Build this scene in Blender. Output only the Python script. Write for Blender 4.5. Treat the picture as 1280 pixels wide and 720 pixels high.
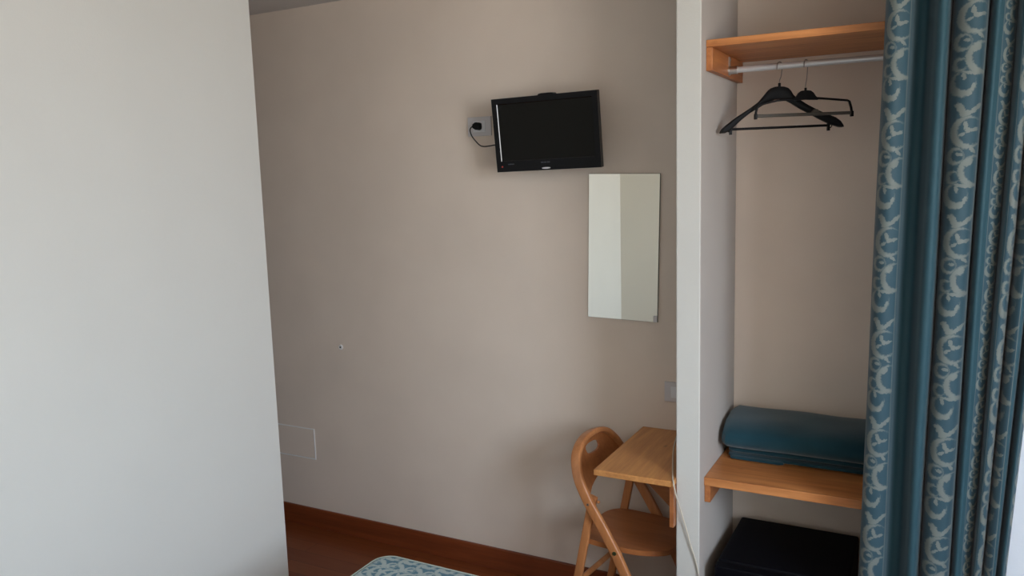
import bpy, bmesh, math, random
from mathutils import Vector, Matrix, noise
random.seed(7)
PI = math.pi
for o in list(bpy.data.objects):
    bpy.data.objects.remove(o)
S = bpy.context.scene
C = S.collection

# ------------------------------------------------------------------ camera
cam_d = bpy.data.cameras.new('camera')
cam_d.sensor_width = 36.0
cam_d.lens = 28.15
cam_d.clip_start = 0.02
cam = bpy.data.objects.new('camera', cam_d)
C.objects.link(cam)
zdown = Vector((206, -7270, -1001)).normalized()      # direction of world -Z seen by the camera
xneg = Vector((-1890, 77, -1001)).normalized()        # direction of world -X seen by the camera
Zc = -zdown
Xc = -xneg
Xc = (Xc - Zc * Xc.dot(Zc)).normalized()
Yc = Zc.cross(Xc)
cam.matrix_world = Matrix((Xc, Yc, Zc)).to_4x4()
S.camera = cam

# ------------------------------------------------------------------ exposure
S.view_settings.view_transform = 'Standard'
S.view_settings.look = 'None'
S.view_settings.gamma = 1.0
S.view_settings.use_curve_mapping = False
S.view_settings.exposure = 0.0

# ------------------------------------------------------------------ room measures
FL = -1.83          # floor
CE = 0.85           # ceiling
BACK = 3.10         # wall with the television
LEFT = -2.365       # white wall on the left
CORNER = 2.35       # its far corner
REAR = -0.21
RIGHT = 1.50
NF = 2.59           # front of the closet niche
NL, NR = -0.683, 0.15
PL = -0.765         # left face of partition
WY0, WY1, WZ0, WZ1 = -0.15, 1.20, -0.72, 0.75   # window opening in right wall

# ------------------------------------------------------------------ daylight
W = bpy.data.worlds.new('daylight')
S.world = W
W.use_nodes = True
nt = W.node_tree
nt.nodes.clear()
tc = nt.nodes.new('ShaderNodeTexCoord')
sx = nt.nodes.new('ShaderNodeSeparateXYZ')
mr = nt.nodes.new('ShaderNodeMapRange')
mr.inputs[1].default_value = -0.35
mr.inputs[2].default_value = 0.35
cr = nt.nodes.new('ShaderNodeValToRGB')
cr.color_ramp.elements[0].position = 0.0
cr.color_ramp.elements[0].color = (0.60, 0.52, 0.41, 1)
cr.color_ramp.elements[1].position = 1.0
cr.color_ramp.elements[1].color = (0.77, 0.92, 1.10, 1)
bg = nt.nodes.new('ShaderNodeBackground')
bg.inputs[1].default_value = 20.5
out = nt.nodes.new('ShaderNodeOutputWorld')
nt.links.new(tc.outputs['Generated'], sx.inputs[0])
nt.links.new(sx.outputs[2], mr.inputs[0])
nt.links.new(mr.outputs[0], cr.inputs[0])
nt.links.new(cr.outputs[0], bg.inputs[0])
nt.links.new(bg.outputs[0], out.inputs[0])

pl_ = bpy.data.lights.new('window_portal', 'AREA')
pl_.shape = 'RECTANGLE'
pl_.size = WZ1 - WZ0
pl_.size_y = WY1 - WY0
pl_.cycles.is_portal = True
po = bpy.data.objects.new('window_portal', pl_)
po.location = (RIGHT + 0.12, (WY0 + WY1) / 2, (WZ0 + WZ1) / 2)
po.rotation_euler = (0, PI / 2, 0)
C.objects.link(po)


# ------------------------------------------------------------------ node helpers
class NT:
    def __init__(s, tree):
        s.t = tree
        s.n = tree.nodes
        s.l = tree.links

    def _in(s, node, i, v):
        if hasattr(v, 'is_output') or isinstance(v, bpy.types.NodeSocket):
            s.l.new(v, node.inputs[i])
        else:
            node.inputs[i].default_value = v

    def m(s, op, a, b=0.0, c=None):
        nd = s.n.new('ShaderNodeMath')
        nd.operation = op
        s._in(nd, 0, a)
        s._in(nd, 1, b)
        if c is not None:
            s._in(nd, 2, c)
        return nd.outputs[0]

    def add(s, a, b): return s.m('ADD', a, b)
    def sub(s, a, b): return s.m('SUBTRACT', a, b)
    def mul(s, a, b): return s.m('MULTIPLY', a, b)
    def lt(s, a, b): return s.m('LESS_THAN', a, b)
    def gt(s, a, b): return s.m('GREATER_THAN', a, b)
    def mx(s, a, b): return s.m('MAXIMUM', a, b)
    def mn(s, a, b): return s.m('MINIMUM', a, b)

    def soft(s, a, edge, w=0.03):
        """1 where a < edge, smoothly 0 beyond"""
        nd = s.n.new('ShaderNodeMapRange')
        s._in(nd, 0, a)
        nd.inputs[1].default_value = edge - w
        nd.inputs[2].default_value = edge + w
        nd.inputs[3].default_value = 1
        nd.inputs[4].default_value = 0
        return nd.outputs[0]

    def dist(s, x, y, cx, cy):
        a = s.sub(x, cx)
        b = s.sub(y, cy)
        return s.m('SQRT', s.add(s.mul(a, a), s.mul(b, b)))

    def crescent(s, x, y, cx, cy, r, ox, oy, r2):
        a = s.soft(s.dist(x, y, cx, cy), r)
        b = s.soft(s.dist(x, y, ox, oy), r2)
        return s.mul(a, s.sub(1.0, b))

    def blob(s, x, y, cx, cy, a, b, deg):
        c_, s_ = math.cos(math.radians(deg)), math.sin(math.radians(deg))
        dx = s.sub(x, cx)
        dy = s.sub(y, cy)
        u = s.mul(s.add(s.mul(dx, c_), s.mul(dy, s_)), 1 / a)
        v = s.mul(s.sub(s.mul(dy, c_), s.mul(dx, s_)), 1 / b)
        return s.soft(s.m('SQRT', s.add(s.mul(u, u), s.mul(v, v))), 1.0, 0.15)

    def noise(s, scale, vec=None, detail=2.0, rough=0.5, out=0):
        nd = s.n.new('ShaderNodeTexNoise')
        nd.inputs['Scale'].default_value = scale
        nd.inputs['Detail'].default_value = detail
        nd.inputs['Roughness'].default_value = rough
        if vec is not None:
            s.l.new(vec, nd.inputs['Vector'])
        return nd.outputs[out]

    def mapping(s, vec, scale=(1, 1, 1), rot=(0, 0, 0), loc=(0, 0, 0)):
        nd = s.n.new('ShaderNodeMapping')
        nd.inputs['Scale'].default_value = scale
        nd.inputs['Rotation'].default_value = rot
        nd.inputs['Location'].default_value = loc
        s.l.new(vec, nd.inputs['Vector'])
        return nd.outputs[0]

    def ramp(s, fac, stops):
        nd = s.n.new('ShaderNodeValToRGB')
        e = nd.color_ramp.elements
        while len(e) < len(stops):
            e.new(0.5)
        for k, (p, c) in enumerate(stops):
            e[k].position = p
            e[k].color = (*c, 1)
        s.l.new(fac, nd.inputs[0])
        return nd.outputs[0]

    def mix(s, fac, a, b):
        nd = s.n.new('ShaderNodeMix')
        nd.data_type = 'RGBA'
        s._in(nd, 0, fac)
        for i, v in ((6, a), (7, b)):
            if isinstance(v, bpy.types.NodeSocket):
                s.l.new(v, nd.inputs[i])
            else:
                nd.inputs[i].default_value = (*v, 1)
        return nd.outputs[2]

    def bump(s, h, strength=0.2, dist=0.002):
        nd = s.n.new('ShaderNodeBump')
        nd.inputs['Strength'].default_value = strength
        nd.inputs['Distance'].default_value = dist
        s.l.new(h, nd.inputs['Height'])
        return nd.outputs[0]


def new_mat(name, color=(0.8, 0.8, 0.8), rough=0.6, metal=0.0, spec=0.5):
    m = bpy.data.materials.new(name)
    m.use_nodes = True
    t = NT(m.node_tree)
    b = m.node_tree.nodes['Principled BSDF']
    b.inputs['Base Color'].default_value = (*color, 1)
    b.inputs['Roughness'].default_value = rough
    b.inputs['Metallic'].default_value = metal
    b.inputs['Specular IOR Level'].default_value = spec
    return m, t, b


def coords(t, kind='Object'):
    return t.n.new('ShaderNodeTexCoord').outputs[kind]


def mat_plaster(name, color, var=0.03, bump=0.25):
    m, t, b = new_mat(name, color, 0.85, spec=0.25)
    v = coords(t)
    n1 = t.noise(3.0, v, 3.0)
    c0 = tuple(c * (1 - var) for c in color)
    c1 = tuple(min(1, c * (1 + var)) for c in color)
    t.l.new(t.ramp(n1, [(0.3, c0), (0.7, c1)]), b.inputs['Base Color'])
    n2 = t.noise(160.0, v, 3.0)
    t.l.new(t.bump(n2, bump, 0.0015), b.inputs['Normal'])
    return m


def mat_wood(name, dark, light, rough=0.35, axis=0, scale=1.0, knots=True):
    """grain runs along the given axis"""
    m, t, b = new_mat(name, light, rough)
    v = coords(t)
    sc = [26.0 * scale] * 3
    sc[axis] = 2.2 * scale
    g = t.noise(1.0, t.mapping(v, tuple(sc)), 4.0, 0.6)
    sc2 = [110.0 * scale] * 3
    sc2[axis] = 5.0 * scale
    g2 = t.noise(1.0, t.mapping(v, tuple(sc2)), 3.0, 0.6)
    f = t.add(t.mul(g, 0.7), t.mul(g2, 0.3))
    mid = tuple((a + b_) / 2 for a, b_ in zip(dark, light))
    col = t.ramp(f, [(0.36, dark), (0.5, mid), (0.62, light)])
    if knots:
        vo = t.n.new('ShaderNodeTexVoronoi')
        vo.inputs['Scale'].default_value = 1.0
        sk = [13.0] * 3
        sk[axis] = 6.5
        t.l.new(t.mapping(v, tuple(sk), loc=(0.3, 0.7, 0.1)), vo.inputs['Vector'])
        kn = t.soft(vo.outputs['Distance'], 0.075, 0.05)
        col = t.mix(t.mul(kn, 0.6), col, tuple(c * 0.35 for c in dark))
    t.l.new(col, b.inputs['Base Color'])
    t.l.new(t.bump(g2, 0.12, 0.0006), b.inputs['Normal'])
    return m


# ---- scroll ornament shared by the curtain and the bedspread
PER = 3.66


def scroll_group():
    g = bpy.data.node_groups.new('scroll_ornament', 'ShaderNodeTree')
    g.interface.new_socket('X', in_out='INPUT', socket_type='NodeSocketFloat')
    g.interface.new_socket('Y', in_out='INPUT', socket_type='NodeSocketFloat')
    g.interface.new_socket('Mask', in_out='OUTPUT', socket_type='NodeSocketFloat')
    t = NT(g)
    gi = g.nodes.new('NodeGroupInput')
    go = g.nodes.new('NodeGroupOutput')
    cmb = g.nodes.new('ShaderNodeCombineXYZ')
    t.l.new(gi.outputs[0], cmb.inputs[0])
    t.l.new(gi.outputs[1], cmb.inputs[1])
    nz = g.nodes.new('ShaderNodeTexNoise')
    nz.inputs['Scale'].default_value = 13.0
    nz.inputs['Detail'].default_value = 1.0
    t.l.new(cmb.outputs[0], nz.inputs['Vector'])
    sp = g.nodes.new('ShaderNodeSeparateColor')
    t.l.new(nz.outputs['Color'], sp.inputs[0])
    x = t.add(gi.outputs[0], t.mul(t.sub(sp.outputs[0], 0.5), 0.11))
    y = t.add(gi.outputs[1], t.mul(t.sub(sp.outputs[1], 0.5), 0.11))
    y = t.sub(y, t.mul(t.m('FLOOR', t.mul(y, 1 / PER)), PER))
    els = [
        t.blob(x, y, 0.38, 0.26, 0.11, 0.22, -28), t.blob(x, y, 0.27, 0.15, 0.09, 0.07, 20),
        t.blob(x, y, 0.80, 0.29, 0.075, 0.32, 50), t.blob(x, y, 0.52, 0.42, 0.17, 0.10, -20),
        t.crescent(x, y, 0.62, 1.03, 0.53, 0.75, 1.00, 0.43),
        t.blob(x, y, 0.56, 0.82, 0.075, 0.14, -12), t.blob(x, y, 0.82, 0.95, 0.14, 0.06, -15),
        t.blob(x, y, 0.46, 1.09, 0.12, 0.055, -30), t.blob(x, y, 0.65, 0.97, 0.09, 0.09, 0),
        t.blob(x, y, 0.82, 1.60, 0.055, 0.15, -50),
        t.crescent(x, y, 0.30, 1.80, 0.28, 0.37, 1.79, 0.19),
        t.blob(x, y, 0.43, 1.74, 0.11, 0.06, 10),
        t.blob(x, y, 0.72, 1.98, 0.12, 0.17, 45),
        t.crescent(x, y, 0.92, 2.30, 0.52, 1.03, 2.25, 0.43),
        t.crescent(x, y, 0.25, 2.50, 0.23, 0.33, 2.50, 0.15),
        t.blob(x, y, 0.60, 2.78, 0.30, 0.055, 8), t.blob(x, y, 0.40, 2.90, 0.06, 0.12, -15),
        t.crescent(x, y, 0.37, 3.13, 0.41, 0.46, 3.02, 0.31),
        t.blob(x, y, 0.68, 3.25, 0.06, 0.15, 20), t.blob(x, y, 0.58, 3.45, 0.12, 0.05, -35),
    ]
    r = els[0]
    for e in els[1:]:
        r = t.mx(r, e)
    t.l.new(r, go.inputs[0])
    return g


SCROLL = scroll_group()


def scroll(t, x, y):
    nd = t.n.new('ShaderNodeGroup')
    nd.node_tree = SCROLL
    t.l.new(x, nd.inputs[0])
    t.l.new(y, nd.inputs[1])
    return nd.outputs[0]


def mat_curtain():
    m, t, b = new_mat('curtain_fabric', (0.04, 0.15, 0.18), 0.62, spec=0.3)
    uv = t.n.new('ShaderNodeUVMap')
    uv.uv_map = 'fabric'
    sp = t.n.new('ShaderNodeSeparateXYZ')
    t.l.new(uv.outputs[0], sp.inputs[0])
    s_, h = sp.outputs[0], sp.outputs[1]
    s2 = t.mul(s_, 0.5)
    k = t.m('FLOOR', s2)
    f = t.mul(t.sub(s2, k), 2.0)               # 0..1 patterned stripe, 1..2 plain stripe
    inband = t.lt(f, 1.0)
    small = t.mul(t.gt(s_, 3.9), t.lt(s_, 5.1))
    yy = t.mul(h, t.add(1.0, t.mul(small, 0.85)))
    x = t.mul(t.sub(f, 0.07), 1.13)
    msk = t.mul(scroll(t, x, yy), inband)
    edge1 = t.soft(t.m('ABSOLUTE', t.sub(f, 0.045)), 0.014, 0.01)
    edge2 = t.soft(t.m('ABSOLUTE', t.sub(f, 0.975)), 0.014, 0.01)
    lines = t.mul(t.mx(edge1, edge2), 0.75)
    base = t.mix(inband, (0.020, 0.066, 0.088), (0.024, 0.063, 0.086))
    col = t.mix(t.mul(t.mx(msk, lines), 0.85), base, (0.160, 0.180, 0.165))
    t.l.new(col, b.inputs['Base Color'])
    b.inputs['Sheen Weight'].default_value = 0.15
    wv = t.noise(900.0, coords(t), 2.0)
    t.l.new(t.bump(wv, 0.15, 0.0006), b.inputs['Normal'])
    return m


def mat_bedspread():
    m, t, b = new_mat('bedspread_fabric', (0.2, 0.3, 0.35), 0.75, spec=0.2)
    sp = t.n.new('ShaderNodeSeparateXYZ')
    t.l.new(coords(t), sp.inputs[0])
    U = 0.075
    # side drops use height in place of one direction
    xx = t.mul(t.add(sp.outputs[0], sp.outputs[2]), 1 / U)
    yy = t.mul(t.sub(sp.outputs[1], sp.outputs[2]), 1 / U)
    res = None
    for dx, dy, fl in ((0.0, 0.0, 1), (0.5, 1.6, -1)):
        a = t.add(xx, dx)
        a = t.sub(a, t.m('FLOOR', a))
        y2 = t.mul(t.add(yy, dy), fl * 1.0)
        q = scroll(t, a, y2)
        res = q if res is None else t.mx(res, q)
    col = t.mix(res, (0.11, 0.22, 0.29), (0.42, 0.50, 0.50))
    t.l.new(col, b.inputs['Base Color'])
    return m


M = {}
M['wall'] = mat_plaster('cream_plaster', (0.735, 0.628, 0.54))
M['white_wall'] = mat_plaster('white_plaster', (0.70, 0.69, 0.655), 0.012)
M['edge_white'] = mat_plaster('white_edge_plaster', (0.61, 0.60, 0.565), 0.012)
M['niche_side'] = mat_plaster('shaded_cream_plaster', (0.50, 0.455, 0.42), 0.015)
M['rear_wall'] = mat_plaster('pale_cream_plaster', (0.84, 0.80, 0.72), 0.01)
M['daylit_wall'] = mat_plaster('daylit_white_plaster', (0.74, 0.80, 0.87), 0.01)  # white plaster with the blue window daylight put into its colour
M['ceiling'] = mat_plaster('ceiling_plaster', (0.66, 0.63, 0.62))
M['patch'] = mat_plaster('painted_panel', (0.75, 0.643, 0.555), 0.01, 0.1)
M['pine'] = mat_wood('orange_pine', (0.40, 0.135, 0.038), (0.62, 0.255, 0.082), 0.42, 0)
M['pine_y'] = mat_wood('orange_pine_side', (0.35, 0.115, 0.035), (0.52, 0.20, 0.065), 0.45, 1)
M['desk_wood'] = mat_wood('desk_pine', (0.46, 0.185, 0.055), (0.66, 0.31, 0.10), 0.35, 1)
M['beech'] = mat_wood('varnished_beech', (0.44, 0.165, 0.058), (0.58, 0.24, 0.09), 0.3, 2, knots=False)
M['shaded_beech'] = mat_wood('varnished_beech_shaded', (0.31, 0.100, 0.032), (0.42, 0.155, 0.052), 0.28, 0, knots=False)  # redder beech, darkened: occlusion around the chair is put into the colour
M['skirting'] = mat_wood('mahogany_skirting', (0.15, 0.033, 0.010), (0.23, 0.055, 0.017), 0.35, 0, knots=False)
M['black'] = new_mat('black_plastic', (0.004, 0.004, 0.005), 0.5, spec=0.15)[0]
M['gloss_black'] = new_mat('gloss_black_plastic', (0.003, 0.003, 0.004), 0.32, spec=0.2)[0]
M['inner_edge'] = new_mat('polished_black_edge', (0.003, 0.003, 0.004), 0.15, spec=0.6)[0]
M['screen'] = new_mat('matt_screen', (0.0045, 0.0042, 0.003), 0.4, spec=0.18)[0]
M['fridge'] = new_mat('black_enamel', (0.003, 0.003, 0.005), 0.6, spec=0.1)[0]
M['rubber'] = new_mat('black_rubber', (0.01, 0.01, 0.01), 0.6)[0]
M['steel'] = new_mat('brushed_steel', (0.62, 0.62, 0.62), 0.28, 1.0)[0]
M['wire'] = new_mat('hook_wire', (0.35, 0.34, 0.33), 0.35, 1.0)[0]
M['tube'] = new_mat('painted_tube', (0.60, 0.60, 0.61), 0.3, 0.35)[0]
M['clamp_bar'] = new_mat('grey_felt_bar', (0.07, 0.062, 0.052), 0.7)[0]
M['white_plastic'] = new_mat('white_plastic', (0.60, 0.57, 0.58), 0.4)[0]
M['insert_plastic'] = new_mat('pale_insert_plastic', (0.70, 0.70, 0.72), 0.35)[0]
M['cord'] = new_mat('cream_cord', (0.62, 0.56, 0.46), 0.5)[0]
M['bright_white'] = new_mat('bright_white_plastic', (0.82, 0.80, 0.79), 0.4)[0]
M['piping'] = new_mat('pale_green_piping', (0.42, 0.48, 0.42), 0.8)[0]
M['silver'] = new_mat('silver_badge', (0.75, 0.75, 0.77), 0.3, 0.4)[0]
M['faint'] = new_mat('faint_print', (0.05, 0.055, 0.07), 0.4)[0]
M['red'] = new_mat('red_indicator', (0.6, 0.05, 0.03), 0.3)[0]
M['mirror'] = new_mat('mirror_glass', (0.92, 0.90, 0.82), 0.01, 1.0)[0]
M['mirror_edge'] = new_mat('mirror_edge', (0.10, 0.09, 0.07), 0.4)[0]
M['bolt'] = new_mat('green_black_bolt', (0.05, 0.07, 0.03), 0.35, 0.5)[0]
M['frame_white'] = new_mat('white_lacquer', (0.75, 0.75, 0.73), 0.35)[0]
M['sheet'] = new_mat('white_cotton', (0.75, 0.74, 0.70), 0.8)[0]
M['curtain'] = mat_curtain()
M['bedspread'] = mat_bedspread()
mm, t, b = new_mat('teal_wool', (0.018, 0.085, 0.125), 0.95, spec=0.1)
vv = coords(t)
t.l.new(t.ramp(t.noise(9.0, vv, 4.0), [(0.3, (0.009, 0.040, 0.056)), (0.7, (0.014, 0.054, 0.074))]), b.inputs['Base Color'])
t.l.new(t.bump(t.noise(350.0, vv, 3.0), 0.5, 0.002), b.inputs['Normal'])
b.inputs['Sheen Weight'].default_value = 0.3
M['wool'] = mm


def mat_floor():
    m, t, b = new_mat('reddish_parquet', (0.25, 0.07, 0.02), 0.3)
    v = coords(t)
    br = t.n.new('ShaderNodeTexBrick')
    br.inputs['Scale'].default_value = 1.0
    br.inputs['Brick Width'].default_value = 1.1
    br.inputs['Row Height'].default_value = 0.095
    br.inputs['Mortar Size'].default_value = 0.0012
    br.inputs['Color1'].default_value = (0.30, 0.082, 0.024, 1)
    br.inputs['Color2'].default_value = (0.22, 0.055, 0.016, 1)
    br.inputs['Mortar'].default_value = (0.06, 0.015, 0.006, 1)
    t.l.new(v, br.inputs['Vector'])
    g = t.noise(1.0, t.mapping(v, (3, 45, 45)), 4.0, 0.6)
    col = t.mix(t.mul(g, 0.7), br.outputs['Color'], (0.15, 0.035, 0.010))
    t.l.new(col, b.inputs['Base Color'])
    t.l.new(t.add(t.mul(g, 0.15), 0.28), b.inputs['Roughness'])
    return m


M['floor'] = mat_floor()


# ------------------------------------------------------------------ mesh helpers
def finish(name, bm, mat, parent=None, smooth=False, bevel=0.0, seg=2, matrix=None):
    if bevel:
        es = [e for e in bm.edges if len(e.link_faces) == 2 and e.calc_face_angle(0) > 0.6]
        bmesh.ops.bevel(bm, geom=es, offset=bevel, segments=seg, profile=0.5, affect='EDGES')
    bmesh.ops.recalc_face_normals(bm, faces=bm.faces)
    me = bpy.data.meshes.new(name)
    bm.to_mesh(me)
    bm.free()
    me.materials.append(mat if not isinstance(mat, str) else M[mat])
    if smooth:
        for p in me.polygons:
            p.use_smooth = True
        try:
            me.set_sharp_from_angle(angle=math.radians(40))
        except Exception:
            pass
    o = bpy.data.objects.new(name, me)
    C.objects.link(o)
    if parent is not None:
        o.parent = parent
    return o


def box(bm, x0, x1, y0, y1, z0, z1):
    r = bmesh.ops.create_cube(bm, size=1.0)
    for v in r['verts']:
        v.co = Vector(((x0 + x1) / 2 + v.co.x * (x1 - x0), (y0 + y1) / 2 + v.co.y * (y1 - y0),
                       (z0 + z1) / 2 + v.co.z * (z1 - z0)))
    return r['verts']


def nbox(*a):
    bm = bmesh.new()
    box(bm, *a)
    return bm


def cyl(bm, p0, p1, r0, r1=None, n=20):
    p0, p1 = Vector(p0), Vector(p1)
    r1 = r0 if r1 is None else r1
    d = (p1 - p0)
    r = bmesh.ops.create_cone(bm, cap_ends=True, segments=n, radius1=r0, radius2=r1, depth=d.length)
    q = d.to_track_quat('Z', 'Y').to_matrix().to_4x4()
    mt = Matrix.Translation((p0 + p1) / 2) @ q
    bmesh.ops.transform(bm, matrix=mt, verts=r['verts'])
    return r['verts']


def catmull(pts, n):
    pts = [Vector(p) for p in pts]
    P = [pts[0] * 2 - pts[1]] + pts + [pts[-1] * 2 - pts[-2]]
    out = []
    for i in range(1, len(P) - 2):
        for k in range(n):
            t = k / n
            a, b_, c, d = P[i - 1], P[i], P[i + 1], P[i + 2]
            out.append(0.5 * ((2 * b_) + (c - a) * t + (2 * a - 5 * b_ + 4 * c - d) * t * t + (3 * b_ - a - 3 * c + d) * t ** 3))
    out.append(P[-2].copy())
    return out


def sweep(bm, path, sec, ref=None, closed=False):
    """sweep a 2D section (list of (n,b)) along the path; b axis follows ref"""
    path = [Vector(p) for p in path]
    rings = []
    n = len(path)
    up = Vector(ref) if ref is not None else None
    prevB = None
    for i, p in enumerate(path):
        if closed:
            T = (path[(i + 1) % n] - path[i - 1]).normalized()
        else:
            T = (path[min(i + 1, n - 1)] - path[max(i - 1, 0)]).normalized()
        if up is not None:
            B = up - T * up.dot(T)
        elif prevB is None:
            a = Vector((0, 0, 1)) if abs(T.z) < 0.9 else Vector((1, 0, 0))
            B = a - T * a.dot(T)
        else:
            B = prevB - T * prevB.dot(T)
        B.normalize()
        prevB = B
        N = B.cross(T)
        s = sec(i / (n - 1)) if callable(sec) else sec
        rings.append([bm.verts.new(p + N * a + B * c) for a, c in s])
    m = len(rings[0])
    rng = n if closed else n - 1
    for i in range(rng):
        A, Bq = rings[i], rings[(i + 1) % n]
        for k in range(m):
            bm.faces.new((A[k], A[(k + 1) % m], Bq[(k + 1) % m], Bq[k]))
    if not closed:
        bm.faces.new(rings[0])
        bm.faces.new(rings[-1][::-1])


def circ(r, n=10):
    return [(r * math.cos(2 * PI * k / n), r * math.sin(2 * PI * k / n)) for k in range(n)]


def rrect(w, h, r, n=3):
    pts = []
    for cx, cy, a0 in ((w / 2 - r, h / 2 - r, 0), (-w / 2 + r, h / 2 - r, 90), (-w / 2 + r, -h / 2 + r, 180), (w / 2 - r, -h / 2 + r, 270)):
        for k in range(n + 1):
            a = math.radians(a0 + 90 * k / n)
            pts.append((cx + r * math.cos(a), cy + r * math.sin(a)))
    return pts


def extrude_poly(bm, pts, vec):
    """closed polygon (3D points) given thickness along vec"""
    vec = Vector(vec)
    a = [bm.verts.new(Vector(p)) for p in pts]
    b_ = [bm.verts.new(Vector(p) + vec) for p in pts]
    n = len(a)
    bm.faces.new(a)
    bm.faces.new(b_[::-1])
    for k in range(n):
        bm.faces.new((a[k], a[(k + 1) % n], b_[(k + 1) % n], b_[k]))


def plate_with_hole(bm, outer, inner, f0, f1):
    """ring-shaped plate from two 2D outlines with equal point counts; f0,f1 map (a,b) to front/back 3D"""
    n = len(outer)
    O0 = [bm.verts.new(f0(*p)) for p in outer]
    I0 = [bm.verts.new(f0(*p)) for p in inner]
    O1 = [bm.verts.new(f1(*p)) for p in outer]
    I1 = [bm.verts.new(f1(*p)) for p in inner]
    for k in range(n):
        j = (k + 1) % n
        bm.faces.new((O0[k], O0[j], I0[j], I0[k]))
        bm.faces.new((O1[k], I1[k], I1[j], O1[j]))
        bm.faces.new((O0[k], O1[k], O1[j], O0[j]))
        bm.faces.new((I0[k], I0[j], I1[j], I1[k]))


def thing(name, label, cat, loc=(0, 0, 0), rotz=0.0, group=None):
    o = bpy.data.objects.new(name, None)
    o.empty_display_size = 0.1
    o.location = loc
    o.rotation_euler = (0, 0, rotz)
    C.objects.link(o)
    o['label'] = label
    o['category'] = cat
    if group:
        o['group'] = group
    return o


def tag(o, label, cat, group=None):
    o['label'] = label
    o['category'] = cat
    if group:
        o['group'] = group
    return o


def struct(name, bm, mat, **kw):
    o = finish(name, bm, mat, **kw)
    o['kind'] = 'structure'
    return o


# ================================================================== THE SETTING
XE = -5.2
struct('floor', nbox(XE - 0.1, RIGHT + 0.2, REAR - 0.1, BACK + 0.1, FL - 0.1, FL), 'floor')
struct('ceiling', nbox(XE - 0.1, RIGHT + 0.2, REAR - 0.1, BACK + 0.1, CE, CE + 0.1), 'ceiling')
struct('wall_back', nbox(XE - 0.1, NR, BACK, BACK + 0.1, FL, CE), 'wall')
struct('wall_left', nbox(LEFT - 0.12, LEFT, REAR, CORNER, FL, CE), 'white_wall')
struct('wall_corridor', nbox(XE, LEFT - 0.12, CORNER - 0.12, CORNER, FL, CE), 'white_wall')
struct('wall_corridor_end', nbox(XE - 0.1, XE, CORNER - 0.12, BACK, FL, CE), 'wall')
struct('wall_rear', nbox(LEFT - 0.12, RIGHT + 0.2, REAR - 0.1, REAR, FL, CE), 'rear_wall')
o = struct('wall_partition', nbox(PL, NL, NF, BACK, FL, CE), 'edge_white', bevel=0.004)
o.data.materials.append(M['niche_side'])          # cream niche side, darkened: its weaker light is put into the colour
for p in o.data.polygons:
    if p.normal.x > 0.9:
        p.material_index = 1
struct('wall_closet_right', nbox(NR, RIGHT, NF, BACK + 0.1, FL, CE), 'daylit_wall', bevel=0.004)
bm = bmesh.new()                       # right wall around the window opening
box(bm, RIGHT, RIGHT + 0.2, REAR, WY0, FL, CE)
box(bm, RIGHT, RIGHT + 0.2, WY1, BACK + 0.1, FL, CE)
box(bm, RIGHT, RIGHT + 0.2, WY0, WY1, FL, WZ0)
box(bm, RIGHT, RIGHT + 0.2, WY0, WY1, WZ1, CE)
struct('wall_right', bm, 'white_wall')
bm = bmesh.new()
f = 0.045
box(bm, RIGHT + 0.13, RIGHT + 0.18, WY0, WY0 + f, WZ0, WZ1)
box(bm, RIGHT + 0.13, RIGHT + 0.18, WY1 - f, WY1, WZ0, WZ1)
box(bm, RIGHT + 0.13, RIGHT + 0.18, WY0 + f, WY1 - f, WZ0, WZ0 + f)
box(bm, RIGHT + 0.13, RIGHT + 0.18, WY0 + f, WY1 - f, WZ1 - f, WZ1)
struct('window_1', bm, 'frame_white')


def skirt(name, x0, x1, y0, y1):
    bm = nbox(x0, x1, y0, y1, FL, FL + 0.108)
    struct(name, bm, 'skirting', bevel=0.004)


skirt('baseboard_back', XE, PL, BACK - 0.013, BACK)
skirt('baseboard_rear', LEFT, RIGHT, REAR, REAR + 0.013)
skirt('baseboard_left', LEFT, LEFT + 0.013, REAR + 0.013, CORNER)
skirt('baseboard_right', NR + 0.0, RIGHT, NF - 0.013, NF)

# ================================================================== CURTAIN
CR0 = 2.51
ctrl = [  # s, X, Y at mid height
    (-0.12, -0.158, 2.520), (0.0, -0.159, 2.508), (0.25, -0.147, 2.482), (0.55, -0.127, 2.470), (0.85, -0.107, 2.478), (1.0, -0.096, 2.492),
    (1.2, -0.088, 2.530), (1.35, -0.075, 2.552), (1.5, -0.055, 2.552), (1.62, -0.040, 2.515), (1.75, -0.029, 2.472),
    (1.85, -0.014, 2.466), (1.93, -0.004, 2.490), (1.97, 0.000, 2.530), (2.0, 0.003, 2.540), (2.06, 0.009, 2.505), (2.25, 0.022, 2.474),
    (2.5, 0.042, 2.462), (2.8, 0.066, 2.466), (3.0, 0.079, 2.492), (3.08, 0.082, 2.530), (3.2, 0.086, 2.532),
    (3.5, 0.092, 2.492), (3.8, 0.102, 2.478), (4.0, 0.114, 2.490), (4.4, 0.127, 2.500), (4.8, 0.139, 2.512), (5.1, 0.146, 2.530),
    (5.2, 0.149, 2.520), (5.5, 0.152, 2.485), (6.0, 0.158, 2.468), (6.35, 0.172, 2.468), (6.5, 0.180, 2.500), (6.55, 0.182, 2.540),
    (6.6, 0.185, 2.510), (6.7, 0.192, 2.474), (7.0, 0.207, 2.462), (7.3, 0.216, 2.482), (7.5, 0.220, 2.53), (7.6, 0.224, 2.51), (7.9, 0.236, 2.475), (8.3, 0.250, 2.49), (8.4, 0.252, 2.53),
]
plan = catmull([(a[0], a[1], a[2]) for a in ctrl], 6)
zb, zt_ = FL + 0.03, CE - 0.05
NZ = 70
bm = bmesh.new()
uvl = bm.loops.layers.uv.new('fabric')
grid = []
smin, smax = -0.12, 8.4
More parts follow.
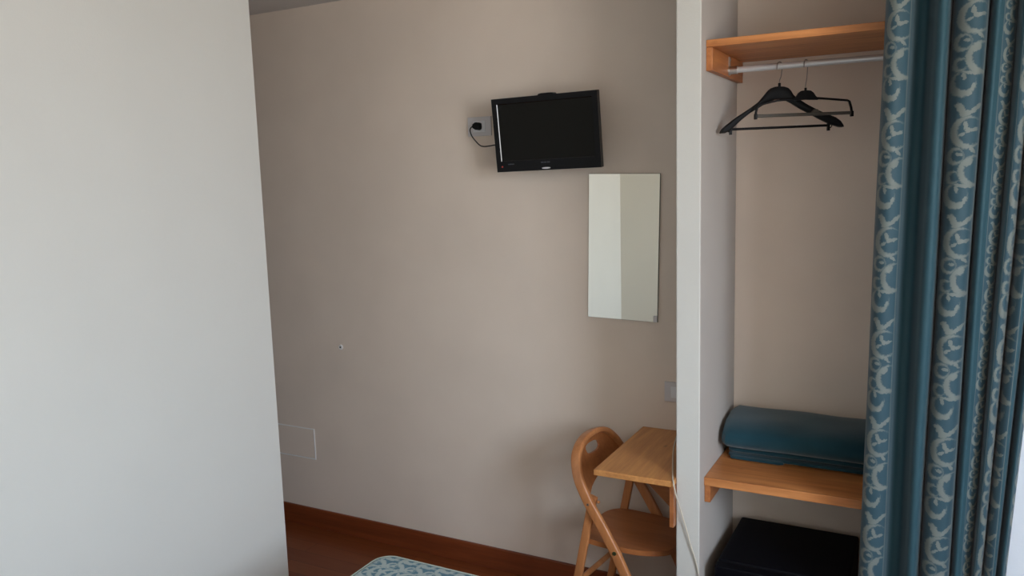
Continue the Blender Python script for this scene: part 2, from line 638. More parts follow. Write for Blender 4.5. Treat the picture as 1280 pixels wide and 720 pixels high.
for j in range(NZ + 1):
    z = zb + (zt_ - zb) * j / NZ
    row = []
    for i, p in enumerate(plan):
        t01 = (p.x - smin) / (smax - smin)
        lean = (z + 0.2) * (0.011 + 0.040 * t01 ** 2)
        if z > -0.2:
            lean = (z + 0.2) * (0.011 + 0.02 * t01)
        wob = 0.0035 * noise.noise(Vector((p.y * 25, z * 1.3, 2.0)))
        wy = 0.010 * noise.noise(Vector((p.y * 14, z * 0.9, 7.0)))
        amp = 1.0 + 0.12 * math.sin(z * 1.7 + 1.0)
        y = CR0 + (p.z - CR0) * amp + wy
        row.append((bm.verts.new((p.y + lean + wob, min(y, NF - 0.022), z)), p.x, -z / 0.080 + 2.09))
    grid.append(row)
for j in range(NZ):
    for i in range(len(plan) - 1):
        q = (grid[j][i], grid[j][i + 1], grid[j + 1][i + 1], grid[j + 1][i])
        fc = bm.faces.new([v[0] for v in q])
        for lp, v in zip(fc.loops, q):
            lp[uvl].uv = (v[1], v[2])
t = thing('closet_curtain', 'teal curtain with pale scroll stripes bunched at the right of the closet niche', 'curtain', (0, 0, 0))
cu = finish('drape', bm, 'curtain', t, smooth=True)
md = cu.modifiers.new('thickness', 'SOLIDIFY')
md.thickness = 0.0016
bm = nbox(NL, RIGHT - 0.02, 2.485, 2.535, CE - 0.03, CE)
finish('curtain_track', bm, 'frame_white', t, bevel=0.003)
for i in range(0, len(plan), 18):
    bm = bmesh.new()
    p = plan[i]
    lean = (zt_ + 0.2) * 0.02
    cyl(bm, (p.y + lean, 2.51, zt_ - 0.005), (p.y + lean, 2.51, CE - 0.028), 0.003, n=8)
    finish('curtain_glider', bm, 'frame_white', t)

# ================================================================== CLOSET SHELVES
t = thing('closet_shelf', 'upper pine shelf in the closet niche, empty, above the clothes rail', 'shelf', (0, 0, 0))
bm = nbox(NL + 0.0005, NR - 0.0005, 2.645, BACK - 0.0005, 0.398, 0.421)
finish('shelf_board', bm, 'pine', t, bevel=0.002)
for x0, x1 in ((NL + 0.0005, NL + 0.021), (NR - 0.021, NR - 0.0005)):
    bm = nbox(x0, x1, 2.646, BACK - 0.0005, 0.324, 0.3975)
    finish('shelf_bracket', bm, 'pine_y', t, bevel=0.002)
RY, RZ, RR = 2.875, 0.3465, 0.0105
ra = thing('clothes_rail', 'pale metal clothes rail running under the upper closet shelf', 'rail', (0, 0, 0))
bm = bmesh.new()
cyl(bm, (NL + 0.0225, RY, RZ), (NR - 0.0225, RY, RZ), RR, n=24)
finish('rail_tube', bm, 'tube', ra, smooth=True)
for x, s in ((NL + 0.0212, 1), (NR - 0.0212, -1)):
    bm = bmesh.new()
    cyl(bm, (x, RY, RZ), (x + s * 0.004, RY, RZ), 0.017, n=24)
    cyl(bm, (x, RY, RZ), (x + s * 0.03, RY, RZ), 0.0135, n=24)
    box(bm, min(x, x + s * 0.004), max(x, x + s * 0.004), RY - 0.008, RY + 0.008, RZ, RZ + 0.045)
    rs = finish('rail_socket', bm, 'steel', ra, smooth=True)
    bm = bmesh.new()
    cyl(bm, (x + s * 0.003, RY, RZ + 0.036), (x + s * 0.006, RY, RZ + 0.036), 0.004, n=12)
    finish('screw', bm, 'steel', rs)

t = thing('closet_shelf', 'lower pine shelf in the closet niche carrying the folded teal blanket', 'shelf', (0, 0, 0))
bm = nbox(NL + 0.0005, NR - 0.0005, 2.645, BACK - 0.0005, -1.075, -1.045)
finish('shelf_board', bm, 'pine', t, bevel=0.002)
for x0, x1 in ((NL + 0.0005, NL + 0.021), (NR - 0.021, NR - 0.0005)):
    bm = nbox(x0, x1, 2.652, BACK - 0.0005, -1.137, -1.0755)
    finish('shelf_bracket', bm, 'pine_y', t, bevel=0.002)

# ================================================================== HANGERS
PX = 1 / 7.11 / 373.0       # one zoomed pixel of the hanger at its distance


def hook_mesh(base_z, dirv, tip_drop=0.012):
    """steel hook rising from the hanger neck and over the rail (local: rail at height 0)"""
    R_ = 0.0165
    d = Vector(dirv).normalized()
    pts = []
    # neck bottom up to back side of the arc, then over the rail and down in front
    pts.append(Vector((0, 0, base_z)))
    pts.append(Vector((0, 0, base_z + 0.012)))
    pts.append(-d * (R_ * 0.55) + Vector((0, 0, base_z * 0.55)))
    for k in range(0, 13):
        a = math.radians(-35 + 215 * k / 12)
        pts.append(-d * (R_ * math.cos(a)) + Vector((0, 0, -0.0022 + R_ * math.sin(a))))
    pts.append(d * R_ * 1.1 + Vector((0, 0, -tip_drop)))
    pts = catmull(pts, 3)
    bm = bmesh.new()
    sweep(bm, pts, circ(0.0015, 8))
    return bm


def hanger_one():
    ox, oz = 600, 120
    up = [(70, 510), (84, 482), (110, 458), (200, 390), (330, 312), (415, 252), (460, 200), (490, 160), (520, 137), (560, 125), (600, 121),
          (645, 125), (680, 137), (705, 165), (725, 203), (755, 226), (850, 290), (950, 345), (1090, 408), (1130, 440), (1150, 475), (1156, 496)]
    lo = [(1130, 499), (1060, 474), (960, 425), (870, 372), (780, 325), (690, 268), (640, 242), (600, 234), (555, 240), (500, 262),
          (440, 293), (330, 355), (250, 415), (190, 470), (150, 505), (105, 524), (72, 524)]
    t_ = thing('clothes_hanger', 'black wide-shouldered plastic hanger with a thin trouser bar, in front of the other hanger', 'hanger',
               (-0.4925, RY, RZ), math.radians(27.5))
    base = 0.281 - RZ

    def P(x, y):
        return Vector(((x - ox) * PX, 0, base - (y - oz) * PX))
    # shoulders: upper and lower outline joined, with a depth that grows toward the tips

    def at_x(pts, x):
        for (xa, ya), (xb, yb) in zip(pts, pts[1:]):
            if x <= xb:
                return ya + (yb - ya) * max(0.0, (x - xa) / (xb - xa))
        return pts[-1][1]
    bm = bmesh.new()
    low = sorted(lo)
    xs = [71, 76, 84, 95] + [110 + (1130 - 110) * k / 50 for k in range(51)] + [1140, 1148, 1154]
    U_ = [Vector((x, at_x(up, x), 0)) for x in xs]
    L_ = [Vector((x, at_x(low, x), 0)) for x in xs]
    rings = []
    for a_, c_ in zip(U_, L_):
        pu, pl2 = P(a_.x, a_.y), P(c_.x, c_.y)
        mid_x = (pu.x + pl2.x) / 2
        w = 0.005 + 0.013 * min(1, abs(mid_x) / 0.2)
        fw = -0.012 * (abs(mid_x) / 0.2) ** 2
        ring = []
        for q in range(12):
            an = 2 * PI * q / 12
            cc, ss = math.cos(an), math.sin(an)
            kk = (math.copysign(abs(ss) ** 0.6, ss) + 1) / 2
            p = pl2.lerp(pu, kk)
            ring.append(bm.verts.new((p.x, fw + w * math.copysign(abs(cc) ** 0.6, cc), p.z)))
        rings.append(ring)
    for r0, r1 in zip(rings, rings[1:]):
        for q in range(12):
            bm.faces.new((r0[q], r0[(q + 1) % 12], r1[(q + 1) % 12], r1[q]))
    bm.faces.new(rings[0])
    bm.faces.new(rings[-1][::-1])
    finish('shoulder_frame', bm, 'black', t_, smooth=True)
    bm = bmesh.new()
    a, b_ = P(165, 490), P(1040, 478)
    a.y = b_.y = -0.006
    cyl(bm, a, b_, 0.0042, n=12)
    bar = finish('trouser_bar', bm, 'black', t_, smooth=True)
    for q, sgn in ((P(163, 492), -1), (P(1040, 480), 1)):
        bm = bmesh.new()
        box(bm, q.x - 0.004, q.x + 0.004, -0.011, -0.001, q.z - 0.017, q.z + 0.014)
        path = [q + Vector((sgn * k[0], -0.006, k[1])) for k in ((0, -0.004), (0.006, -0.007), (0.010, -0.004), (0.011, 0.002))]
        sweep(bm, catmull(path, 3), circ(0.002, 6))
        finish('clip', bm, 'black', bar)
    bm = bmesh.new()
    cyl(bm, (0, 0, base - 0.002), (0, 0, base + 0.010), 0.0045, n=12)
    finish('neck', bm, 'black', t_, smooth=True)
    finish('hook', hook_mesh(base + 0.006, (-0.75, -0.66, 0)), 'wire', t_, smooth=True)


def hanger_two():
    ox, oz = 838, 140
    t_ = thing('clothes_hanger', 'black flat trouser hanger with a grey clamp bar, hanging behind the wide-shouldered one', 'hanger',
               (-0.4085, RY, RZ), math.radians(27.5))
    base = 0.262 - RZ

    def P(x, y):
        return Vector(((x - ox) * PX * 1.02, 0, base - (y - oz) * PX * 1.02))
    hub = [(738, 222), (755, 198), (775, 165), (800, 147), (838, 142), (880, 147), (905, 165), (925, 195), (945, 212), (945, 226), (838, 222), (745, 228)]
    bm = bmesh.new()
    extrude_poly(bm, [P(*p) + Vector((0, -0.005, 0)) for p in hub], (0, 0.010, 0))
    finish('hub', bm, 'black', t_, bevel=0.0015)
    bm = bmesh.new()
    path = [P(410, 352), P(412, 320), P(424, 275), P(440, 258), P(520, 238), P(600, 222), P(745, 214), P(838, 200), P(935, 211), P(1060, 223), P(1200, 238),
            P(1218, 246), P(1236, 300), P(1243, 352)]
    sweep(bm, path, rrect(0.0066, 0.009, 0.002), ref=(0, 1, 0))
    finish('upper_frame', bm, 'black', t_, smooth=True)
    bm = bmesh.new()
    a, b_ = P(408, 350), P(1246, 344)
    sweep(bm, [a, b_], rrect(0.0105, 0.012, 0.003), ref=(0, 1, 0))
    bar = finish('clamp_bar', bm, 'clamp_bar', t_)
    for q in (P(410, 352), P(1243, 350)):
        bm = nbox(q.x - 0.004, q.x + 0.004, -0.0075, 0.0075, q.z - 0.010, q.z + 0.008)
        finish('end_cap', bm, 'black', bar, bevel=0.001)
    q = P(925, 322)
    bm = bmesh.new()
    extrude_poly(bm, [(q.x - 0.014, -0.007, q.z - 0.004), (q.x + 0.014, -0.007, q.z - 0.004), (q.x + 0.006, -0.007, q.z + 0.006), (q.x - 0.004, -0.007, q.z + 0.006)], (0, 0.014, 0))
    finish('latch', bm, 'clamp_bar', bar)
    bm = bmesh.new()
    cyl(bm, (0, 0, base - 0.003), (0, 0, base + 0.007), 0.004, n=12)
    finish('neck', bm, 'black', t_, smooth=True)
    finish('hook', hook_mesh(base + 0.004, (-0.65, -0.76, 0)), 'wire', t_, smooth=True)


hanger_one()
hanger_two()

# ================================================================== BLANKET
def soft_slab(bm, x0, x1, y0, y1, z0, z1, tilt=0.0, amp=0.004, seed=0.0, nx=40, nr=36, ex=3.2):
    """rounded folded layer: superellipse section in YZ along X with rounded ends"""
    cy, cz = (y0 + y1) / 2, (z0 + z1) / 2
    hy, hz = (y1 - y0) / 2, (z1 - z0) / 2
    rings = []
    for i in range(nx + 1):
        u = i / nx
        x = x0 + (x1 - x0) * u
        e = min(u, 1 - u) * (x1 - x0)
        k = 1 - (1 - min(1, e / 0.012)) ** 2
        k = math.sqrt(max(k, 0)) * 0.12 + 0.88
        ring = []
        for q in range(nr):
            a = 2 * PI * q / nr
            ca, sa = math.cos(a), math.sin(a)
            yy = math.copysign(abs(ca) ** (2 / ex), ca) * hy * k
            zz = math.copysign(abs(sa) ** (2 / ex), sa) * hz * k
            zz += tilt * yy
            nn = noise.noise(Vector((x * 7, (cy + yy) * 9, (cz + zz) * 9 + seed)))
            ring.append(bm.verts.new((x + 0.004 * noise.noise(Vector((yy * 20, zz * 20, seed))), cy + yy * (1 + amp * nn * 6), cz + zz + amp * nn)))
        rings.append(ring)
    for i in range(nx):
        for q in range(nr):
            bm.faces.new((rings[i][q], rings[i][(q + 1) % nr], rings[i + 1][(q + 1) % nr], rings[i + 1][q]))
    bm.faces.new(rings[0])
    bm.faces.new(rings[-1][::-1])


bm = bmesh.new()
soft_slab(bm, -0.652, -0.06, 2.865, 3.085, -1.0445, -1.021, 0.0, 0.002, 1.0)
soft_slab(bm, -0.650, -0.055, 2.860, 3.085, -1.023, -0.994, 0.0, 0.002, 4.0)
soft_slab(bm, -0.640, -0.455, 2.852, 2.95, -1.0442, -1.028, 0.0, 0.001, 6.0, nx=14, nr=24)
soft_slab(bm, -0.664, -0.05, 2.812, 3.088, -0.998, -0.893, 0.07, 0.004, 9.0, nr=56, ex=2.6)
o = finish('blanket', bm, 'wool', smooth=True)
tag(o, 'folded dark teal wool blanket lying on the lower closet shelf', 'blanket')

# ================================================================== MINIBAR
t = thing('mini_fridge', 'black mini fridge on the floor of the niche below the lower shelf', 'fridge', (-0.425, 2.83, FL))
bm = nbox(-0.213, 0.213, -0.165, 0.222, 0.02, 0.488)
finish('cabinet', bm, 'fridge', t, bevel=0.008)
bm = nbox(-0.213, 0.213, -0.213, -0.170, 0.03, 0.484)
dr = finish('door', bm, 'fridge', t, bevel=0.006)
bm = nbox(-0.20, 0.20, -0.171, -0.164, 0.04, 0.475)
finish('door_seal', bm, 'rubber', dr)
bm = nbox(0.165, 0.185, -0.232, -0.214, 0.30, 0.42)
finish('door_handle', bm, 'black', dr, bevel=0.004)
for sx_ in (-1, 1):
    for sy in (-0.13, 0.18):
        bm = bmesh.new()
        cyl(bm, (sx_ * 0.17, sy, 0), (sx_ * 0.17, sy, 0.021), 0.018, n=16)
        finish('foot', bm, 'rubber', t)

# ================================================================== TELEVISION
TW, TH = 0.4554, 0.2969
tv = thing('television', 'small black flat television tilted on a wall bracket above the mirror', 'television', (-1.4078, 2.95, 0.1751))
tv.rotation_mode = 'XYZ'
Rz = Matrix.Rotation(0.05, 4, 'Z') @ Matrix.Rotation(0.1022, 4, 'X') @ Matrix.Rotation(-0.0165, 4, 'Y')
tv.rotation_euler = Rz.to_euler('XYZ')
hw, hh = TW / 2, TH / 2
# bezel: ring plate with bevelled inner slope
bw, bt, bb = 0.022, 0.022, 0.043


def rect(x0, x1, z0, z1):
    return [(x0, z0), (x1, z0), (x1, z1), (x0, z1)]


bm = bmesh.new()
out_ = rect(-hw, hw, -hh, hh)
inn = rect(-hw + bw, hw - bw, -hh + bb, hh - bt)
plate_with_hole(bm, out_, inn, lambda a, c: Vector((a, 0.0, c)), lambda a, c: Vector((a, 0.030, c)))
finish('bezel', bm, 'gloss_black', tv, bevel=0.0025)
bm = bmesh.new()
inn2 = rect(-hw + bw + 0.0028, hw - bw - 0.0028, -hh + bb + 0.0028, hh - bt - 0.0028)
plate_with_hole(bm, inn, inn2, lambda a, c: Vector((a, 0.0005 if (abs(a) > hw - bw - 0.002 or c > hh - bt - 0.002 or c < -hh + bb + 0.002) else 0.0027, c)),
                lambda a, c: Vector((a, 0.012, c)))
finish('screen_surround', bm, 'inner_edge', tv)
finish('screen', nbox(inn2[0][0], inn2[1][0], 0.0027, 0.012, inn2[0][1], inn2[2][1]), 'screen', tv)
bm = bmesh.new()
box(bm, -hw + 0.004, hw - 0.004, 0.030, 0.040, -hh + 0.004, hh - 0.004)
finish('rear_shell', bm, 'black', tv, bevel=0.004)
bm = bmesh.new()
v = box(bm, -0.16, 0.16, 0.040, 0.070, -0.10, 0.09)
for q in v:
    if q.co.y > 0.06:
        q.co.x *= 0.85
        q.co.z *= 0.85
finish('rear_housing', bm, 'black', tv, bevel=0.006)
bm = bmesh.new()
extrude_poly(bm, [(-0.026, 0.008, hh - 0.001), (0.046, 0.008, hh - 0.001), (0.040, 0.008, hh + 0.005), (0.026, 0.008, hh + 0.007), (-0.008, 0.008, hh + 0.007), (-0.020, 0.008, hh + 0.005)], (0, 0.035, 0))
finish('top_latch', bm, 'black', tv, bevel=0.001)
# badge: small lozenge
bm = bmesh.new()
pts = [(0.0 + 0.0185 * math.cos(a), -0.0025, -hh + 0.0085 + 0.0034 * math.sin(a)) for a in [2 * PI * k / 24 for k in range(24)]]
extrude_poly(bm, pts, (0, 0.003, 0))
bd = finish('badge', bm, 'silver', tv)
bd.location.x = -0.006
bm = bmesh.new()
for k, wd in enumerate((0.005, 0.004, 0.005, 0.003, 0.005, 0.004)):
    box(bm, -0.027 + k * 0.0068, -0.027 + k * 0.0068 + wd, -0.0008, 0.001, -hh + 0.029, -hh + 0.0345)
finish('printed_lettering', bm, 'faint', tv)
bm = nbox(-0.175, -0.148, -0.0008, 0.001, -hh + 0.0285, -hh + 0.0325)
finish('printed_mark', bm, 'faint', tv)
bm = bmesh.new()
cyl(bm, (-hw + 0.0255, -0.0016, -hh + 0.0215), (-hw + 0.0255, 0.001, -hh + 0.0215), 0.0033, n=16)
finish('standby_light', bm, 'red', tv)
# wall bracket arm in world space parented keeping transform
br_ = bmesh.new()
box(br_, -0.045, 0.045, 0.070, 0.076, -0.06, 0.06)
box(br_, -0.012, 0.012, 0.076, 0.105, -0.035, 0.035)
finish('mount_plate', br_, 'black', tv, bevel=0.001)
bm = nbox(-1.4328, -1.3728, BACK - 0.008, BACK - 0.0003, 0.11, 0.25)
wp = finish('wall_plate', bm, 'black', None, bevel=0.001)
bm = nbox(-1.4178, -1.3978, 3.046, BACK - 0.008, 0.150, 0.195)
ar = finish('mount_arm', bm, 'black', None, bevel=0.002)
mi = (Matrix.Translation(tv.location) @ Rz).inverted()
for o in (wp, ar):
    o.data.transform(mi)
    o.parent = tv


# ================================================================== SOCKETS AND CORDS
def wall_socket(x0, x1, z0, z1, label):
    t_ = thing('wall_socket', label, 'socket', ((x0 + x1) / 2, BACK, (z0 + z1) / 2))
    w, h = (x1 - x0) / 2, (z1 - z0) / 2
    finish('face_plate', nbox(-w, w, -0.008, -0.0003, -h, h), 'white_plastic', t_, bevel=0.002)
    finish('insert', nbox(-w * 0.52, w * 0.52, -0.0105, -0.0075, -h * 0.58, h * 0.58), 'insert_plastic', t_, bevel=0.001)
    return t_


wall_socket(-1.853, -1.735, 0.185, 0.268, 'white wall socket left of the television with its black plug')
wall_socket(-0.962, -0.848, -0.922, -0.840, 'white wall socket above the small desk beside the partition')

t = thing('power_cord', 'black plug and cable running from the left socket to the television', 'cable', (-1.798, BACK - 0.011, 0.227))
bm = bmesh.new()
pts2 = [(0.022, 0.0), (0.020, 0.013), (0.008, 0.017), (-0.004, 0.016), (-0.016, 0.008), (-0.019, 0.0), (-0.016, -0.008), (-0.002, -0.016), (0.010, -0.018), (0.020, -0.013)]
extrude_poly(bm, [(a * 0.85, -0.026, c * 0.95) for a, c in pts2], (0, 0.026, 0))
finish('plug', bm, 'black', t, bevel=0.003)
bm = bmesh.new()
pth = [(-0.014, -0.022, 0), (-0.024, -0.022, -0.006), (-0.030, -0.020, -0.018), (-0.022, -0.018, -0.042), (-0.004, -0.018, -0.064), (0.018, -0.020, -0.083), (0.040, -0.024, -0.089),
       (0.075, -0.032, -0.088), (0.14, -0.045, -0.082), (0.22, -0.055, -0.075), (0.29, -0.062, -0.07)]
sweep(bm, catmull(pth, 5), circ(0.0027, 8))
finish('cable', bm, 'rubber', t, smooth=True)

t = thing('extension_cord', 'thin cream cord dropping from the socket past the desk and across the partition', 'cable', (-0.885, BACK - 0.0108, -0.885))
bm = bmesh.new()
box(bm, -0.016, 0.018, -0.028, 0.0, -0.017, 0.017)
finish('plug', bm, 'insert_plastic', t, bevel=0.004)
o0 = Vector((-0.885, BACK - 0.0108, -0.885))
wp_ = [(-0.880, 3.078, -0.900), (-0.879, 3.066, -0.918), (-0.880, 3.05, -0.95), (-0.877, 3.02, -1.00), (-0.878, 2.97, -1.034), (-0.855, 2.86, -1.0385), (-0.810, 2.70, -1.0385), (-0.772, 2.575, -1.0385), (-0.763, 2.551, -1.040),
       (-0.759, 2.545, -1.052), (-0.755, 2.556, -1.09), (-0.746, 2.572, -1.139), (-0.730, 2.578, -1.20), (-0.713, 2.580, -1.265), (-0.693, 2.583, -1.33), (-0.683, 2.583, -1.377),
       (-0.672, 2.583, -1.45), (-0.66, 2.575, -1.55), (-0.655, 2.56, -1.68), (-0.655, 2.53, -1.80), (-0.66, 2.50, FL + 0.0035), (-0.70, 2.42, FL + 0.0035), (-0.80, 2.38, FL + 0.0035)]
bm = bmesh.new()
sweep(bm, catmull([Vector(p) - o0 for p in wp_], 5), circ(0.0025, 8))
finish('cable', bm, 'cord', t, smooth=True)

# ================================================================== MIRROR
mw, mh = 0.3012, 0.596
t = thing('wall_mirror', 'frameless rectangular mirror on the wall right below the television', 'mirror', (-1.1346, 3.0985, -0.2949))
t.rotation_euler = (0, 0.0232, 0)
finish('mirror_glass', nbox(-mw / 2, mw / 2, -0.0085, -0.0045, -mh / 2, mh / 2), 'mirror', t)
finish('backing_board', nbox(-mw / 2 - 0.0012, mw / 2 + 0.0012, -0.0045, 0.0, -mh / 2 - 0.0012, mh / 2 + 0.0012), 'mirror_edge', t)
finish('corner_clip', nbox(mw / 2 - 0.016, mw / 2 - 0.001, -0.0105, -0.0088, -mh / 2 + 0.001, -mh / 2 + 0.026), 'white_plastic', t, bevel=0.0005)

# ================================================================== SMALL WALL THINGS
t = thing('pipe_cap', 'tiny round metal cap screwed into the blank wall left of centre', 'cap', (-2.651, BACK, -0.826))
bm = bmesh.new()
cyl(bm, (0, 0, 0), (0, -0.004, 0), 0.0135, 0.012, 24)
finish('rosette', bm, 'bright_white', t, smooth=True)
bm = bmesh.new()
cyl(bm, (0, -0.004, 0), (0, -0.007, 0), 0.0045, 0.004, 16)
finish('screw_head', bm, 'rubber', t, smooth=True)

t = thing('access_panel', 'flush cream access panel low on the wall above the skirting', 'panel', (-2.995, BACK, -1.366))
bm = nbox(-0.125, 0.125, -0.0025, -0.0003, -0.0765, 0.0765)
finish('panel_cover', bm, 'patch', t, bevel=0.0008)
bm = bmesh.new()
o_ = rect(-0.1325, 0.1325, -0.084, 0.084)
i_ = rect(-0.1275, 0.1275, -0.079, 0.079)
plate_with_hole(bm, o_, i_, lambda a, c: Vector((a, -0.004, c)), lambda a, c: Vector((a, -0.0003, c)))
finish('panel_rim', bm, 'bright_white', t)

# ================================================================== DESK
t = thing('folding_desk', 'small pine flap desk fixed to the partition beside the folding chair', 'desk', (PL, 2.825, -1.042))
DX = -1.0565 - PL
finish('desk_top', nbox(DX, -0.0006, -0.272, 0.2735, -0.022, 0.0), 'desk_wood', t, bevel=0.003)
bm = bmesh.new()
extrude_poly(bm, [(-0.0165, -0.085, -0.0225), (-0.222, -0.085, -0.0225), (-0.213, -0.085, -0.040), (-0.035, -0.085, -0.205), (-0.0165, -0.085, -0.215)], (0, 0.018, 0))
finish('support_bracket', bm, 'shaded_beech', t, bevel=0.0015)
finish('wall_batten', nbox(-0.016, -0.0006, -0.262, 0.26, -0.17, -0.0225), 'shaded_beech', t, bevel=0.0015)  # darkened beech again: shade under the desk put into the colour
for z0 in (-0.06, -0.17):
    bm = bmesh.new()
    cyl(bm, (-0.019, -0.088, z0 - 0.018), (-0.019, -0.088, z0 + 0.018), 0.003, n=10)
    finish('hinge', bm, 'steel', t)

# ================================================================== FOLDING CHAIR
ch = thing('folding_chair', 'varnished bentwood folding chair with rounded slotted back tucked beside the desk', 'chair', (-0.974, 2.850, FL), math.radians(-6.5))
HY = 0.190
prof = [(0.0, 0.150), (0.25, 0.075), (0.37, 0.008), (0.43, -0.022), (0.52, -0.078), (0.60, -0.132), (0.68, -0.176), (0.76, -0.210), (0.86, -0.238)]


def px_(h):
    for (h0, x0), (h1, x1) in zip(prof, prof[1:]):
        if h <= h1:
            u = (h - h0) / (h1 - h0)
            return x0 + (x1 - x0) * u
    return prof[-1][1]


path = []
for h in [0.0, 0.08, 0.16, 0.24, 0.30, 0.36, 0.42, 0.47, 0.52, 0.56, 0.60, 0.63]:
    path.append((px_(h), -HY, h))
HT = 0.811
for k in range(1, 24):
    a = PI - PI * k / 24
    c_, s_ = math.cos(a), math.sin(a)
    y = HY * math.copysign(abs(c_) ** 0.85, c_)
    h = 0.63 + (HT - 0.63) * abs(s_) ** 0.85
    path.append((px_(h), y, h))
for h in [0.63, 0.60, 0.56, 0.52, 0.47, 0.42, 0.36, 0.30, 0.24, 0.16, 0.08, 0.0]:
    path.append((px_(h), HY, h))
path = catmull(path, 2)
bm = bmesh.new()
sweep(bm, path, rrect(0.021, 0.040, 0.006), ref=(1, 0, 0.25))
finish('bent_frame', bm, 'beech', ch, smooth=True)

# back panel inside the hoop with a hand slot near its top (grid with slot cut out)
def hoop_half(h):
    if h <= 0.63:
        return HY - 0.010
    u = min(1, (h - 0.63) / (HT - 0.012 - 0.63))
    s_ = u ** (1 / 0.85)
    return (HY - 0.010) * max(0.0, (1 - s_ * s_)) ** 0.425


outer, inner = [], []
cyh = 0.752
NQ = 64
for k in range(NQ):
    a = 2 * PI * k / NQ
    ca, sa = math.cos(a), math.sin(a)
    inner.append((0.052 * math.copysign(abs(ca) ** 0.7, ca), cyh + 0.0195 * math.copysign(abs(sa) ** 0.7, sa)))
    # march outward until leaving the panel
    r = 0.0
    while r < 0.4:
        y, h = r * ca, cyh + r * sa
        hwid = hoop_half(h)
        low = 0.605 + 0.050 * (1 - (y / HY) ** 2)
        if abs(y) > hwid or h < low or h > HT - 0.012:
            break
        r += 0.0015
    outer.append((r * ca, cyh + r * sa))
bm = bmesh.new()
rings0, rings1 = [], []
for u in (0.0, 0.25, 0.5, 0.75, 1.0):
    rg0, rg1 = [], []
    for (yi, hi), (yo, ho) in zip(inner, outer):
        y, h = yi + (yo - yi) * u, hi + (ho - hi) * u
        curve = 0.018 * (1 - (y / HY) ** 2)
        rg0.append(bm.verts.new((px_(h) - curve + 0.004, y, h)))
        rg1.append(bm.verts.new((px_(h) - curve - 0.004, y, h)))
    rings0.append(rg0)
    rings1.append(rg1)
for q in range(4):
    for k in range(NQ):
        j = (k + 1) % NQ
        bm.faces.new((rings0[q][k], rings0[q][j], rings0[q + 1][j], rings0[q + 1][k]))
        bm.faces.new((rings1[q][k], rings1[q + 1][k], rings1[q + 1][j], rings1[q][j]))
for k in range(NQ):
    j = (k + 1) % NQ
    bm.faces.new((rings0[0][k], rings1[0][k], rings1[0][j], rings0[0][j]))
    bm.faces.new((rings0[4][k], rings0[4][j], rings1[4][j], rings1[4][k]))
finish('backrest', bm, 'shaded_beech', ch, smooth=True)

# seat: rounded, dished board
bm = bmesh.new()
SXC, SA, SB = -0.032, 0.186, 0.168
top, bot = [], []
NR_, NA = 9, 48
for side, dz in ((top, 0.0), (bot, -0.020)):
    for r in range(1, NR_ + 1):
        u = r / NR_
        rg = []
        for k in range(NA):
            a = 2 * PI * k / NA
            ca, sa = math.cos(a), math.sin(a)
            e = 0.85 if ca > 0 else 0.42
            x = SXC + SA * u * math.copysign(abs(ca) ** e, ca)
            y = SB * u * math.copysign(abs(sa) ** (0.62 if ca > 0 else 0.5), sa)
            dish = -0.010 * (1 - u ** 2)
            lip = -0.022 * max(0, (x - 0.09) / 0.09) ** 2
            z = 0.447 + dish + lip + dz - 0.02 * (0.1 - x) * 0.5
            rg.append(bm.verts.new((x, y, z)))
        side.append(rg)
    cvt = bm.verts.new((SXC, 0, 0.437 + dz))
    for k in range(NA):
        bm.faces.new((cvt, side[0][k], side[0][(k + 1) % NA]))
    for r in range(NR_ - 1):
        for k in range(NA):
            j = (k + 1) % NA
            bm.faces.new((side[r][k], side[r][j], side[r + 1][j], side[r + 1][k]))
for k in range(NA):
    j = (k + 1) % NA
    bm.faces.new((top[-1][k], top[-1][j], bot[-1][j], bot[-1][k]))
finish('seat', bm, 'shaded_beech', ch, smooth=True, bevel=0.004, seg=2)

for s in (-1, 1):
    bm = bmesh.new()
    yl = s * 0.163
    yb = s * 0.157
    sweep(bm, [(-0.125, s * 0.1675, 0.622), (-0.131, s * 0.1675, 0.60), (-0.188, s * 0.1675, 0.33), (-0.255, s * 0.1675, 0.0)], rrect(0.018, 0.033, 0.004), ref=(1, 0, 0.2))
    leg = finish('leg', bm, 'beech', ch, smooth=True)
    bm = bmesh.new()
    ys = s * (HY + 0.010)
    cyl(bm, (-0.131, s * 0.165, 0.600), (-0.131, ys + s * 0.0035, 0.600), 0.0045, n=14)
    finish('pivot_rivet', bm, 'steel', ch, smooth=True)
    bm = bmesh.new()
    cyl(bm, (-0.022, s * 0.17, 0.432), (-0.022, ys + s * 0.004, 0.432), 0.0075, n=16)
    finish('seat_bolt', bm, 'bolt', ch, smooth=True)
for (x, h, r_) in ((-0.188, 0.27, 0.011), (-0.235, 0.06, 0.010)):
    bm = bmesh.new()
    cyl(bm, (x, -0.16, h), (x, 0.16, h), r_, n=16)
    finish('stretcher', bm, 'beech', ch, smooth=True)
bm = bmesh.new()
cyl(bm, (0.092, -0.182, 0.19), (0.092, 0.182, 0.19), 0.011, n=16)
finish('stretcher', bm, 'beech', ch, smooth=True)
for s in (-1, 1):
    bm = bmesh.new()
    cyl(bm, (-0.100, s * 0.170, 0.607), (-0.100, s * 0.1795, 0.607), 0.0055, n=16)
    finish('stop_peg', bm, 'beech', ch, smooth=True, bevel=0.002)

# ================================================================== BED
BX0, BX1, BY0, BY1, BH = -1.705, -0.35, 0.12, 2.155, 0.527
bed = thing('bed', 'bed under a blue and white scroll-patterned bedspread, its corner at the bottom of the photo', 'bed',
            ((BX0 + BX1) / 2, (BY0 + BY1) / 2, FL))
wx, wy = (BX1 - BX0) / 2, (BY1 - BY0) / 2


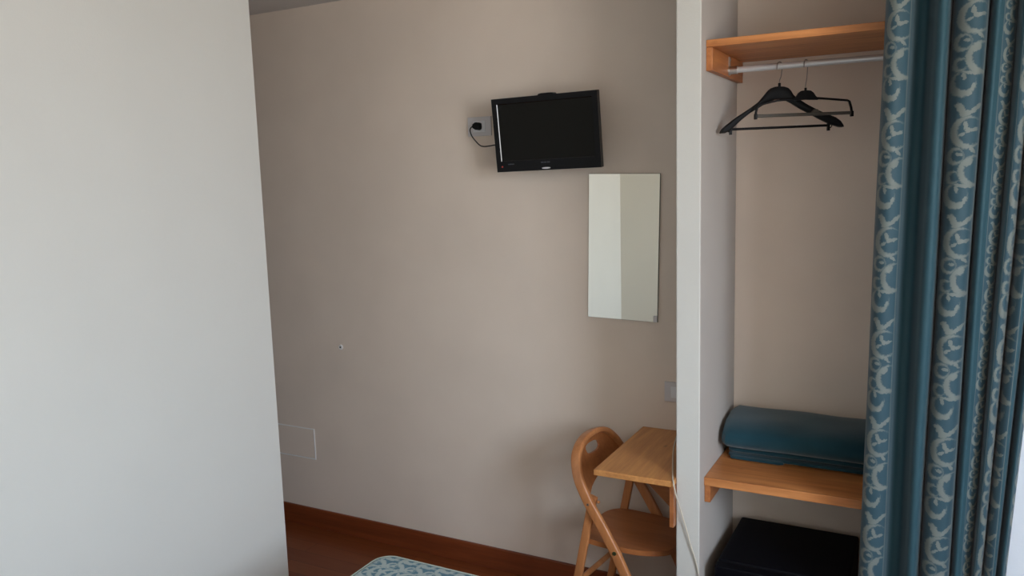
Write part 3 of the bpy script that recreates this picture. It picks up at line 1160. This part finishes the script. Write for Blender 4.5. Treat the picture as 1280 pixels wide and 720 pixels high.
def pillow_box(bm, wx, wy, z0, z1, r, nc=8, crown=0.0):
    """box with rounded vertical corners and rounded top edge"""
    outline = []
    for cx, cy, a0 in ((wx - r, wy - r, 0), (-wx + r, wy - r, 90), (-wx + r, -wy + r, 180), (wx - r, -wy + r, 270)):
        for k in range(nc + 1):
            a = math.radians(a0 + 90 * k / nc)
            outline.append((cx, cy, math.cos(a), math.sin(a)))
    e = min(r, 0.035)
    levels = [(z0, r), (z1 - e, r)]
    for k in range(1, 7):
        a = PI / 2 * k / 6
        levels.append((z1 - e + e * math.sin(a), r - e + e * math.cos(a)))
    rings = []
    for z, rr in levels:
        rings.append([bm.verts.new((cx + rr * ca, cy + rr * sa, z)) for cx, cy, ca, sa in outline])
    n = len(outline)
    for i in range(len(rings) - 1):
        for k in range(n):
            j = (k + 1) % n
            bm.faces.new((rings[i][k], rings[i][j], rings[i + 1][j], rings[i + 1][k]))
    bm.faces.new(rings[-1])
    bm.faces.new(rings[0][::-1])
    return rings


bm = bmesh.new()
pillow_box(bm, wx - 0.02, wy - 0.02, 0.14, 0.30, 0.04)
finish('bed_base', bm, 'sheet', bed, smooth=True)
bm = bmesh.new()
pillow_box(bm, wx - 0.012, wy - 0.012, 0.301, BH - 0.008, 0.06)
finish('mattress', bm, 'sheet', bed, smooth=True)
bm = bmesh.new()
rg = pillow_box(bm, wx, wy, 0.17, BH, 0.07)
bm.faces.remove([fc for fc in bm.faces if len(fc.verts) > 8 and fc.calc_center_median().z < 0.2][0])
sp_ = finish('bedspread', bm, 'bedspread', bed, smooth=True)
md = sp_.modifiers.new('thickness', 'SOLIDIFY')
md.thickness = 0.004
md.offset = -1
bm = bmesh.new()
outline = []
r = 0.07
for cx, cy, a0 in ((wx - r, wy - r, 0), (-wx + r, wy - r, 90), (-wx + r, -wy + r, 180), (wx - r, -wy + r, 270)):
    for k in range(9):
        a = math.radians(a0 + 90 * k / 8)
        outline.append((cx + (r - 0.008) * math.cos(a), cy + (r - 0.008) * math.sin(a), BH - 0.008))
sweep(bm, outline, circ(0.0025, 8), closed=True)
finish('piping', bm, 'piping', sp_, smooth=True)
for sx_ in (-1, 1):
    for sy in (-1, 1):
        bm = bmesh.new()
        cyl(bm, (sx_ * (wx - 0.1), sy * (wy - 0.1), 0), (sx_ * (wx - 0.1), sy * (wy - 0.1), 0.14), 0.022, 0.028, n=16)
        finish('leg', bm, 'pine_y', bed, smooth=True)
